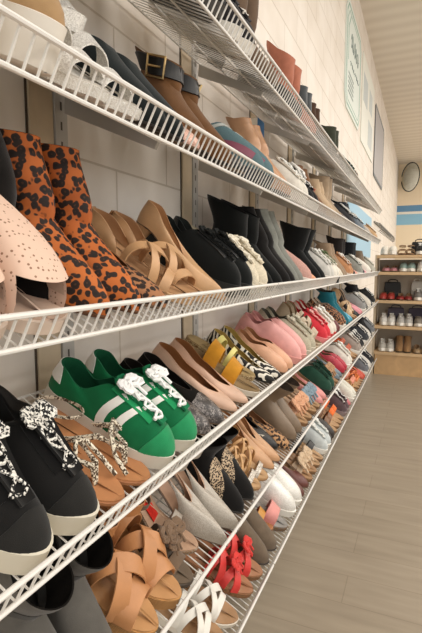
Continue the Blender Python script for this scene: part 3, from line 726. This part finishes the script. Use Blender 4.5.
# ---- second shelf
CH = sneaker('#a5855f', sole='#ddd6ca', lace='#cdb896', lining='#8f7a60', high=.03, L=.285, pf=.05, hh=.055, W=.046, k=SU)
pair('B', .43, CH, 'tan suede high-top sneaker on a thick white sole', 'sneaker', gap=.115, yaw=(2, 2))
SIL = wedge('#cfcac2', bed='#d6d0c6', sole='#ddd8ce', solek='glitter', k='glitter', c2='#f2efe8', hh=.055, pf=.02, ankle_=False, L=.26,
    bands=((.78, .78, .035, .03), (.55, .50, .062, .032), (.28, .24, .075, .03)), extra=[('heel_loop', ('glitter', '#cfcac2', '#f2efe8'), lambda l, b: loop_strap(l, b, .05, l.hh+.035, .034, .052, .03, .012))])
SIL['sole']['mat'] = ('glitter', '#ddd8ce', '#f4f2ec')
pair('B', .67, SIL, 'silver glitter wedge sandal on the second shelf', 'sandal', gap=.1)
pair('B', .865, ankle('#1d2222', h=.06, k=SU, hh=.03, sy=-.08, L=.27, toe='round', lining='#14110f'), 'black low suede boot lying back against the wall', 'boot', gap=.085)
single('B', 1.035, flat('#c79a8a', k='glitter', c2='#f0c9b8', to=.6), 'pink glitter flat at the lip before the belted boot', 'flat')
BELT = ankle('#6b4a2e', h=.115, k=SU, lining='#3a2a1c', hh=.04, sy=-.045, w=.048, wid=.13, fb=-.0, L=.255)
def belt(l, b): patch(l, b, [(.999, 1.62), (.8, 1.56), (.6, 1.5), (.4, 1.46), (.2, 1.45), (.0, 1.45)], .036, .003, 18)
def buckle(l, b):
    c = l.S(.62, 1.5); n = l.Nn(.62, 1.5); t = (l.S(.66, 1.51)-c).normalized(); u = n.cross(t).normalized(); c = c+n*.007
    b.tube([c+t*.021*x+u*.021*y for x, y in ((-1, -1), (1, -1), (1, 1), (-1, 1))], .0032, 6, True); b.tube([c-t*.021, c+t*.012], .0022, 5)
BELT['extra'] = [('belt', (LE, '#1c1a18'), belt), ('buckle', ('metal', '#c9ad7c'), buckle)]
pair('B', 1.13, BELT, 'brown suede boot with wide black buckled belt', 'boot', gap=.11, yaw=(-8, 4), flip=True)

# ------------------------------------------------------------------ the rest of the rows
def bowsandal(c, **kw):
    d = slide(c, bands=((.72, .60, .045, .03), (.60, .72, .045, .03)), **kw)
    d['extra'] = [('bow', (SU, c), lambda l, b: bow(b, (0, .165, l.bed(.6)+.05), (0, .4, 1), (0, 1, -.3), .055, ends=True))]
    return d
def heels(c, **kw): return pump(c, hh=.07, hk='kitten', **kw)
KIND = dict(
    flat=(flat, 'ballet flat', 'flat'), loafer=(loafer, 'loafer', 'loafer'), pump=(heels, 'heeled pump', 'pump'), point=(lambda c, **k: flat(c, toe='point', **k), 'pointed flat', 'flat'),
    sneaker=(sneaker, 'lace-up sneaker', 'sneaker'), slipon=(slipon, 'slip-on sneaker', 'sneaker'), bootie=(lambda c, **k: ankle(c, h=.10, sy=-.05, **k), 'ankle bootie', 'boot'),
    boot=(lambda c, **k: ankle(c, **{**dict(h=.16, hh=.035, sy=-.055), **k}), 'tall ankle boot', 'boot'), slide=(slide, 'two-strap slide', 'sandal'), wedge=(lambda c, **k: wedge(c, ankle_=False, counter=True, **k), 'wedge sandal', 'sandal'),
    sandal=(sandal, 'strappy sandal', 'sandal'), bow=(bowsandal, 'bow sandal', 'sandal'), mule=(mule, 'pointed mule', 'mule'))
def row(k, lst):
    for it in lst:
        Y, kind, c, words = it[:4]; kw = dict(it[4]) if len(it) > 4 else {}
        gap = kw.pop('gap', .103); one = kw.pop('one', False)
        fn, noun, cat = KIND[kind]
        desc = f'{words} {noun} on the {ORD[k]} shelf'
        yw = 5+random.uniform(-5, 6)
        if one: single(k, Y, fn(c, **kw), 'single '+desc, cat, yaw=yw)
        else: pair(k, Y, fn(c, **kw), desc, cat, gap=gap, yaw=(yw, yw+random.uniform(-3, 3)))
row('A', [(.62, 'flat', '#2a2624', 'black leather'), (.83, 'loafer', '#3a2c22', 'dark brown'), (1.06, 'sneaker', '#232323', 'black', dict(sole='#4a4742', lace='#222222')),
    (1.30, 'sneaker', '#2c2a2b', 'charcoal', dict(lace='#d8d2c8')), (1.95, 'loafer', '#1d1b1a', 'black'), (2.77, 'boot', '#4a3528', 'dark brown', dict(h=.14, sy=-.05)), (2.98, 'flat', '#7b6a58', 'taupe'), (3.18, 'loafer', '#2a2622', 'charcoal'),
    (3.42, 'boot', '#3d4034', 'olive green', dict(h=.17, sy=-.06)), (3.66, 'sneaker', '#35463b', 'dark green'), (3.95, 'loafer', '#6b4a33', 'chestnut'), (4.3, 'flat', '#b89c7c', 'sand'), (4.65, 'bootie', '#5a4a3c', 'mud brown'), (5.0, 'flat', '#8f8374', 'grey'), (5.3, 'sandal', '#a0896a', 'beige'), (5.65, 'slipon', '#c9c0b0', 'off white')])
pair('A', 1.58, ankle('#6a5747', h=.22, k=SU, sy=-.08, w=.044, wid=.125, hh=.06, dip=-.03), 'brown suede tall boot on the top shelf', 'boot', gap=.105)
pair('A', 2.22, ankle('#b0705a', h=.165, k=SU, sy=-.065, w=.054, wid=.14, hh=.06, fb=-.02), 'terracotta suede wide boot on the top shelf', 'boot', gap=.125)
pair('A', 2.54, ankle('#2e3233', h=.15, k=LE, sy=-.05, w=.046, wid=.12, hh=.035), 'black leather short boot on the top shelf', 'boot', gap=.105)
SLIPC = slipon('#5d7478', sole='#2c2f38', k=FA, lining='#8c6f6a', L=.28, tf=.08)
SLIPC['extra'] = [('side_panel', (LE, '#8a4a5c'), lambda l, b: patch(l, b, [(.40, .55), (.55, .5), (.70, .4), (.8, .3)], .022, .0015, 10)), ('collar_trim', (FA, '#b8bcb6'), lambda l, b: patch(l, b, [(.05, .93), (.4, .93), (.7, .93), (.95, .93)], .01, .0018, 12))]
pair('B', 1.50, SLIPC, 'teal grey slip-on sneaker with burgundy side panel', 'sneaker', gap=.108, yaw=(8, 8))
row('B', [(1.345, 'flat', '#1d1c1c', 'black', dict(one=True)), (1.80, 'boot', '#bb8f6c', 'tan leather', dict(k=LE, lining='#8d6a4c', w=.032, wid=.085, h=.13)), (2.05, 'sneaker', '#d9d3c7', 'white'), (2.30, 'sneaker', '#1c1c1d', 'black', dict(sole='#d8d4cb', lace='#e8e5df', bow_=.04, high=.02)),
    (2.55, 'bootie', '#7d5a40', 'russet brown'), (2.76, 'sandal', '#a9543e', 'rust'), (2.98, 'bootie', '#bfa688', 'beige'), (3.22, 'boot', '#a8937a', 'taupe'), (3.45, 'loafer', '#4e4036', 'dark brown'), (3.67, 'sneaker', '#3a3a3c', 'charcoal'), (3.9, 'sneaker', '#55606b', 'slate blue'),
    (4.13, 'bootie', '#2e3238', 'ink black'), (4.36, 'sneaker', '#7e858c', 'light grey'), (4.6, 'loafer', '#40464f', 'navy'), (4.85, 'slipon', '#b7afa5', 'oatmeal'), (5.1, 'flat', '#c78f88', 'rose'), (5.35, 'loafer', '#6a5548', 'brown'), (5.6, 'sneaker', '#c8a57e', 'tan'), (5.8, 'flat', '#5f5650', 'smoky', dict(gap=.09))])
row('C', [(2.26, 'slipon', '#c49a8e', 'rose beige', dict(one=True)), (2.36, 'flat', '#e0a583', 'peach', dict(k=SU)), (2.55, 'boot', '#121414', 'black suede', dict(w=.053, wid=.15, gap=.124)), (2.78, 'sneaker', '#c9c6be', 'pale grey'), (2.98, 'sneaker', '#e3ddcf', 'white', dict(lace='#5c6b4a')),
    (3.21, 'loafer', '#d6ccb8', 'cream'), (3.43, 'bootie', '#9a846d', 'taupe'), (3.66, 'sneaker', '#b9865f', 'rust'), (3.88, 'boot', '#2a2624', 'dark'), (4.1, 'flat', '#d58d76', 'coral'), (4.32, 'sneaker', '#8e8f86', 'grey'), (4.55, 'boot', '#1c1e22', 'black'), (4.8, 'flat', '#d98f94', 'pink'),
    (5.02, 'slipon', '#e4ded2', 'white'), (5.26, 'bootie', '#7a6a5a', 'brown'), (5.5, 'sneaker', '#b7b3a6', 'stone'), (5.74, 'flat', '#7e9a94', 'mint')])
row('D', [(2.93, 'sneaker', '#ded6c8', 'white and coral', dict(sole='#cf4a48', lining='#b7403f')), (3.14, 'loafer', '#6a2f30', 'maroon'), (3.36, 'slipon', '#9a6a48', 'leopard print', dict(k='leopard')), (3.58, 'bootie', '#1f6470', 'teal'), (3.80, 'flat', '#3f97b0', 'turquoise'),
    (4.02, 'wedge', '#c7a67f', 'beige'), (4.26, 'pump', '#23201f', 'black'), (4.48, 'flat', '#d78a92', 'pink'), (4.70, 'sneaker', '#8d8d8a', 'grey'), (4.93, 'bootie', '#1d1c1e', 'black'), (5.17, 'slipon', '#cfc8bb', 'white'), (5.4, 'loafer', '#3a3f4c', 'navy'), (5.63, 'sneaker', '#2a2a2a', 'black'), (5.83, 'flat', '#a8825f', 'tan', dict(gap=.09))])
row('E', [(2.29, 'bow', '#d6a27f', 'peach'), (2.50, 'bow', '#8295a0', 'blue grey'), (2.71, 'flat', '#d9918a', 'pink'), (2.91, 'sneaker', '#27493a', 'dark green', dict(sole='#1d2a24', lace='#20382d')), (3.12, 'bow', '#b08a68', 'ruffled tan', dict(bed='#a07850')), (3.33, 'point', '#7b8890', 'grey blue'),
    (3.54, 'loafer', '#b0283a', 'crimson'), (3.75, 'sneaker', '#dcd6ca', 'white'), (3.96, 'sandal', '#cc5a30', 'orange'), (4.16, 'slide', '#b5502f', 'rust'), (4.38, 'sneaker', '#9b8f85', 'pale taupe'), (4.6, 'sneaker', '#29292b', 'black'), (4.82, 'flat', '#d8d0c2', 'ivory'), (5.04, 'sneaker', '#3a3c40', 'charcoal', dict(sole='#e4e0d8', lace='#f0ede6')),
    (5.27, 'slipon', '#cfcbc2', 'white'), (5.5, 'bootie', '#232325', 'black'), (5.74, 'sneaker', '#75777a', 'grey')])
row('F', [(2.26, 'flat', '#6a4038', 'plum brown'), (2.43, 'bow', '#cdb394', 'beige', dict(bed='#a98058')), (2.63, 'slide', '#26221f', 'black'), (2.83, 'sneaker', '#c3c8c6', 'light grey'), (3.03, 'loafer', '#3c3632', 'charcoal'), (3.23, 'slide', '#7d5638', 'brown'), (3.43, 'slide', '#e8743a', 'orange', dict(k=SU)),
    (3.65, 'sneaker', '#5b4a4c', 'plum', dict(sole='#8b7a78')), (3.87, 'flat', '#c46f72', 'rose pink'), (4.08, 'slipon', '#dcd8ca', 'white'), (4.3, 'sandal', '#b98b58', 'tan'), (4.5, 'slide', '#d88a70', 'salmon'), (4.72, 'sandal', '#df7a40', 'bright orange'), (4.95, 'flat', '#c8543f', 'coral'), (5.18, 'sneaker', '#6d6f73', 'grey'), (5.4, 'slipon', '#d6d2ca', 'ivory'), (5.62, 'sneaker', '#2c2d30', 'black', dict(sole='#d9d5cc')), (5.84, 'loafer', '#48423c', 'dark', dict(gap=.09))])
# ------------------------------------------------------------------ back shelving unit
BZ = [1.45, 1.25, .91, .60, .28]; UX0, UX1, UY = .33, 1.75, 6.06
unit = empty('display_shelf', Matrix.Translation((UX0, UY, 0)))
tag(unit, 'low pale wood shelving unit standing across the end of the aisle', 'shelf')
OFF = (-UX0, -UY, 0); PW = mat('wood', '#d8b78d')
def upart(name, boxes, m):
    b = MB()
    for a, c in boxes: b.box(a, c)
    return b.build(name, m, unit, smooth=0, off=OFF)
for z in BZ: upart('board', [((UX0, UY, z-.035), (UX1, UY+.38, z))], PW)
upart('plinth', [((UX0+.01, UY+.012, 0), (UX1-.01, UY+.36, BZ[-1]-.035))], mat('wood', '#cba679'))
upart('back_panel', [((UX0, UY+.381, 0), (UX1, UY+.4, 1.40))], mat('paint', '#b8aa96'))
for x in (UX0-.021, UX1+.001): upart('side_panel', [((x, UY, 0), (x+.02, UY+.38, 1.45))], mat('wood', '#c9b79c'))
def on_unit(r, x, sp, label, cat, mirror, group, dy=.012):
    o = make_shoe(sp, mirror, 2, Matrix.Translation((x, UY+dy+sp['last']['L']*SZ/2, BZ[r]+.001)) @ Matrix.Rotation(pi, 4, 'Z')); tag(o, label, cat, group)
ROWN = ['top board', 'second board', 'third board', 'fourth board', 'lowest board']
UNIT = [
    [('slipon', '#e2dccf', 'white'), ('sandal', '#9a7d5d', 'brown'), ('sneaker', '#2d2b2a', 'black'), ('loafer', '#6b5a4a', 'taupe')],
    [('flat', '#c98a8f', 'pink'), ('slipon', '#8fa39b', 'mint grey'), ('sneaker', '#d6d0c6', 'white'), ('loafer', '#3a3736', 'black'), ('flat', '#c05a5a', 'red'), ('loafer', '#6a5444', 'brown')],
    [('loafer', '#a03a32', 'brick red'), ('flat', '#8c2f2c', 'dark red'), ('sneaker', '#7a7670', 'grey'), ('loafer', '#4a403a', 'dark brown'), ('flat', '#a3937f', 'beige'), ('loafer', '#2a2827', 'black')],
    [('sneaker', '#d9d5cc', 'white'), ('sneaker', '#b7b3ac', 'pale grey'), ('slipon', '#8d857a', 'stone'), ('sneaker', '#5a5048', 'dark taupe'), ('loafer', '#7a6350', 'brown'), ('sneaker', '#c4bcb0', 'ivory')],
    [('sneaker', '#b9b4aa', 'grey'), ('bootie', '#9a7650', 'tan'), ('flat', '#a78d6c', 'sand'), ('boot', '#8a6f52', 'brown'), ('bootie', '#5f5042', 'dark brown'), ('boot', '#3a332d', 'black')]]
for r, lst in enumerate(UNIT):
    x = UX0+.075+(.0, .02, .0, .015, .01)[r]
    for kind, c, words in lst:
        fn, noun, cat = KIND[kind]; sp = fn(c, L=.245)
        d = f'{words} {noun} on the {ROWN[r]} of the back unit'
        on_unit(r, x, sp, 'left '+d, cat, True, 'pair: '+d); on_unit(r, x+.094, sp, 'right '+d, cat, False, 'pair: '+d)
        x += .196
def handbag(x, y, z, w, h, d, c, label, hl=.1, kind=LE, lean=.0):
    r = empty('handbag', Matrix.Translation((x, y, z)) @ Matrix.Rotation(lean, 4, 'X')); tag(r, label, 'bag')
    b = MB(); n = 16; rings = []
    for zz, s in ((0, .86), (.02, .98), (.4, 1), (.8, .95), (.97, .88), (1, .82)):
        ring = []
        for i in range(n):
            a = 2*pi*i/n; ca, sa = cos(a), sin(a)
            ring.append((w/2*s*math.copysign(abs(ca)**.35, ca), d/2*s*(1-.45*zz)*math.copysign(abs(sa)**.5, sa), zz*h))
        rings.append(ring)
    b.rings(rings, True, True); b.build('body', mat(kind, c), r)
    b = MB(); b.tube([(-w*.28, 0, h*.96), (-w*.26, 0, h+hl*.6), (-w*.12, 0, h+hl), (w*.12, 0, h+hl), (w*.26, 0, h+hl*.6), (w*.28, 0, h*.96)], .006, 6); b.build('handle', mat(kind, c), r)
    b = MB(); b.box((-w*.46, -d/2-.004, h*.45), (w*.46, -d*.34, h*.94)); b.build('flap', mat(kind, c), r, smooth=0)
    return r
handbag(.79, UY+.29, BZ[0]+.001, .19, .16, .09, '#23201f', 'black structured handbag on the top board of the back unit', hl=.03)
handbag(1.36, UY+.2, BZ[0]+.001, .24, .17, .10, '#4a3a2e', 'dark brown handbag at the right of the top board', hl=.04)
handbag(.50, UY+.335, BZ[2]+.001, .20, .21, .06, '#2a2826', 'black handbag at the back of the third board', hl=.03)
handbag(.78, UY+.335, BZ[2]+.001, .13, .22, .06, '#d8d3c8', 'white handbag at the back of the third board', hl=.03, kind=FA)
handbag(1.08, UY+.335, BZ[2]+.001, .22, .2, .06, '#37322e', 'charcoal handbag at the right of the third board', hl=.03)
handbag(.55, UY+.335, BZ[3]+.001, .20, .2, .06, '#6a6470', 'grey purple cloth bag at the back of the fourth board', hl=.03, kind=FA)
handbag(.80, UY+.335, BZ[3]+.001, .22, .2, .06, '#5a5460', 'dark mauve cloth bag at the back of the fourth board', hl=.03, kind=FA)
handbag(1.12, UY+.335, BZ[3]+.001, .22, .2, .06, '#8b867f', 'pale grey cloth bag at the right of the fourth board', hl=.03, kind=FA)
# ------------------------------------------------------------------ things on the walls
mir = empty('security_mirror', Matrix.Translation((.36, YB-.32, 4.04)) @ Matrix.Rotation(R(-52), 4, 'Z') @ Matrix.Rotation(R(12), 4, 'Y'))
tag(mir, 'round convex security mirror on the back wall above the blue stripes', 'mirror')
b = MB(); rings = []
for i in range(7):
    a = i/6; rings.append([(.42*a*cos(2*pi*j/28), -.10*(1-a*a), .42*a*sin(2*pi*j/28)) if i else (.001*cos(2*pi*j/28), -.10, .001*sin(2*pi*j/28)) for j in range(28)])
b.rings(rings, True, False); b.build('mirror_dome', mat('metal', '#e6ebe8'), mir).data.materials[0].node_tree.nodes['Principled BSDF'].inputs['Roughness'].default_value = .04
b = MB(); b.tube([(.43*cos(2*pi*j/28), 0, .43*sin(2*pi*j/28)) for j in range(28)], .014, 8, True); b.build('rim', mat('plain', '#3a3f3c'), mir)
b = MB(); b.tube([(0, .02, 0), (.0, .2, .0), (.05, .3, .0)], .02, 8); b.build('bracket_arm', mat('metal', '#77746e'), mir)
b = MB(); b.tube([(.40*cos(2*pi*j/28), .02, .40*sin(2*pi*j/28)) for j in range(28)], .03, 6, True)
# wall signs: thin printed boards
def board(name, y0, y1, z0, z1, c, label, cat='sign', cut=0.0, t=.012):
    r = empty(name, Matrix.Translation((.0005, y0, z0))); tag(r, label, cat)
    w, h = y1-y0, z1-z0; k = cut*min(w, h)
    out = [(k, 0), (w-k, 0), (w, k), (w, h-k), (w-k, h), (k, h), (0, h-k), (0, k)] if cut else [(0, 0), (w, 0), (w, h), (0, h)]
    b = MB(); b.rings([[(x, p, q) for p, q in out] for x in (0, t)], True, True); b.build('board', mat('paint', c), r, smooth=0)
    return r, w, h, t
SG, w, h, t = board('wall_sign', 5.3, 6.55, 3.02, 4.12, '#dfe6df', 'pale sign with green border and black script high on the left wall', cut=.12)
teal = mat('paint', '#8fae9f'); ink = mat('paint', '#8b9793')
def flatbar(mb, y0, z0, y1, z1, wd, x=t):
    d = V((0, y1-y0, z1-z0)); 
    if d.length < 1e-6: return
    n = V((0, -d.z, d.y)).normalized()*wd/2; a = V((x, y0, z0)); c = V((x, y1, z1)); e = V((.0015, 0, 0))
    mb.hexa([a-n, c-n, c+n, a+n, a-n+e, c-n+e, c+n+e, a+n+e])
b = MB()
for q, wd in ((.05, .022), (.10, .01)):
    k = .10; o = [(q+k, q), (w-q-k, q), (w-q, q+k), (w-q, h-q-k), (w-q-k, h-q), (q+k, h-q), (q, h-q-k), (q, q+k)]
    for p, r_ in zip(o, o[1:]+o[:1]): flatbar(b, *p, *r_, wd)
b.build('border', teal, SG, smooth=0)
for i in range(5):
    b = MB(); flatbar(b, .22, .20+i*.048, .62, .20+i*.048, .022); b.build('printed_bar', ink, SG, smooth=0)
b = MB(); P = []
for i in range(90):
    k = i/89; P.append((t+.002, .34+.62*k+.035*sin(k*44), .74+.05*sin(k*31+.6)+.05*sin(k*60)*(1 if k < .5 else .6)))
b.tube(P, .0045, 4); b.build('script_line', ink, SG)
b = MB(); P = []
for i in range(60):
    k = i/59; P.append((t+.002, .3+.75*k+.03*sin(k*40), .52+.022*sin(k*52)))
b.tube(P, .0035, 4); b.build('script_line', ink, SG)
b = MB(); flatbar(b, .18, .5, .18, .85, .02); flatbar(b, .18, .85, .3, .98, .02); b.build('flourish', teal, SG, smooth=0)
S2, w, h, t = board('wall_sign', 6.75, 8.3, 2.98, 4.1, '#e6e6dc', 'pale sign with faint grey panels right of the scripted sign')
for y0, z0, ww, hh_ in ((.12, .55, .5, .36), (.8, .12, .55, .36), (.85, .62, .4, .3)):
    b = MB(); b.box((t, y0, z0), (t+.0015, y0+ww, z0+hh_)); b.build('printed_panel', mat('paint', '#c3c9c8'), S2, smooth=0)
S3, w, h, t = board('wall_poster', 8.6, 10.35, 2.86, 3.98, '#aaa6a6', 'grey framed poster farthest along the left wall', 'poster')
b = MB()
for p, q in (((0, 0), (w, 0)), ((w, 0), (w, h)), ((w, h), (0, h)), ((0, h), (0, 0))): flatbar(b, *p, *q, .05)
b.build('frame', mat('paint', '#6f7578'), S3, smooth=0)
b = MB(); b.box((.0, 5.8, 1.46), (.006, 8.6, 2.12)); structure(b.build('trim_1', mat('paint', '#9cc3d9'), smooth=0))
rk = empty('hook_rail', Matrix.Translation((.0005, 9.0, 2.1))); tag(rk, 'grey rail of hooks on the wall beyond the back unit', 'rack')
b = MB(); b.box((0, 0, -.012), (.03, 4.6, .012)); b.build('rail', mat('plain', '#8d8a83'), rk, smooth=0)
for i in range(15):
    b = MB(); y = .15+i*.3; b.tube([(.03, y, 0), (.10, y, -.02), (.13, y, -.08), (.12, y, -.14), (.08, y, -.16)], .008, 6); b.build('hook', mat('plain', '#77756f'), rk)
bx_ = empty('price_card_box', Matrix.Translation((.0085, 2.34, 1.915))); tag(bx_, 'small white box with blue side on the wall under the top shelf', 'box')
b = MB(); b.box((.0, -.05, 0), (.06, .05, .125)); b.build('body', mat('paint', '#e3dccd'), bx_, smooth=0)
b = MB(); b.box((.0602, -.05, .0), (.0625, .05, .125)); b.build('blue_face', mat('paint', '#3f74a6'), bx_, smooth=0)
for Yc, lab in ((3.02, 'small black clip on the lip of the third shelf'),):
    p = deck_pt('C', -.009, Yc, .012); cl = empty('binder_clip', Matrix.Translation(p)); tag(cl, lab, 'clip')
    b = MB(); b.hexa([(-.004, -.02, 0), (.006, -.02, 0), (.006, .02, 0), (-.004, .02, 0), (.002, -.016, .022), (.008, -.016, .022), (.008, .016, .022), (.002, .016, .022)]); b.build('body', mat('plain', '#151515'), cl, smooth=0)
    for s_ in (-1, 1):
        b = MB(); b.tube([(.006, s_*.012, .02), (.012, s_*.012, .036), (.012, s_*.004, .04), (.006, s_*.004, .021)], .0016, 5); b.build('clip_handle', mat('metal', '#3a3a3a'), cl)

# ------------------------------------------------------------------ camera, light
cam = bpy.data.objects.new('camera', bpy.data.cameras.new('camera')); col.objects.link(cam); sc.camera = cam
cam.data.sensor_fit = 'VERTICAL'; cam.data.sensor_height = 36; cam.data.lens = 475/633*36; cam.data.clip_start = .02
psi = R(23.934); ph = R(6.07)
F = V((-sin(psi)*cos(ph), cos(psi)*cos(ph), -sin(ph))); Rt = V((cos(psi), sin(psi), 0)); U = Rt.cross(F)
M = Matrix((Rt, U, -F)).transposed().to_4x4(); M.translation = (.837, 0, H); cam.matrix_world = M
def lamp(x, y, z, sx, sy, e, c=(1, .97, .925)):
    d = bpy.data.lights.new('ceiling_lamp', 'AREA'); d.shape = 'RECTANGLE'; d.size = sx; d.size_y = sy; d.energy = e; d.color = c
    o = bpy.data.objects.new('ceiling_lamp', d); col.objects.link(o); o.location = (x, y, z)
for y in (-1.2, 2, 5.2, 8.5, 12, 15):
    for x, e in ((2.9, 42), (6.5, 95)): lamp(x, y, CEIL-.12, .5, 2.4, e)
w = bpy.data.worlds.new('room_light'); sc.world = w; w.use_nodes = True
w.node_tree.nodes['Background'].inputs[0].default_value = (1, .985, .965, 1); w.node_tree.nodes['Background'].inputs[1].default_value = 1.05
sc.view_settings.view_transform = 'Standard'; sc.view_settings.look = 'None'; sc.view_settings.exposure = .34; sc.view_settings.gamma = 1
sc.view_settings.use_curve_mapping = False
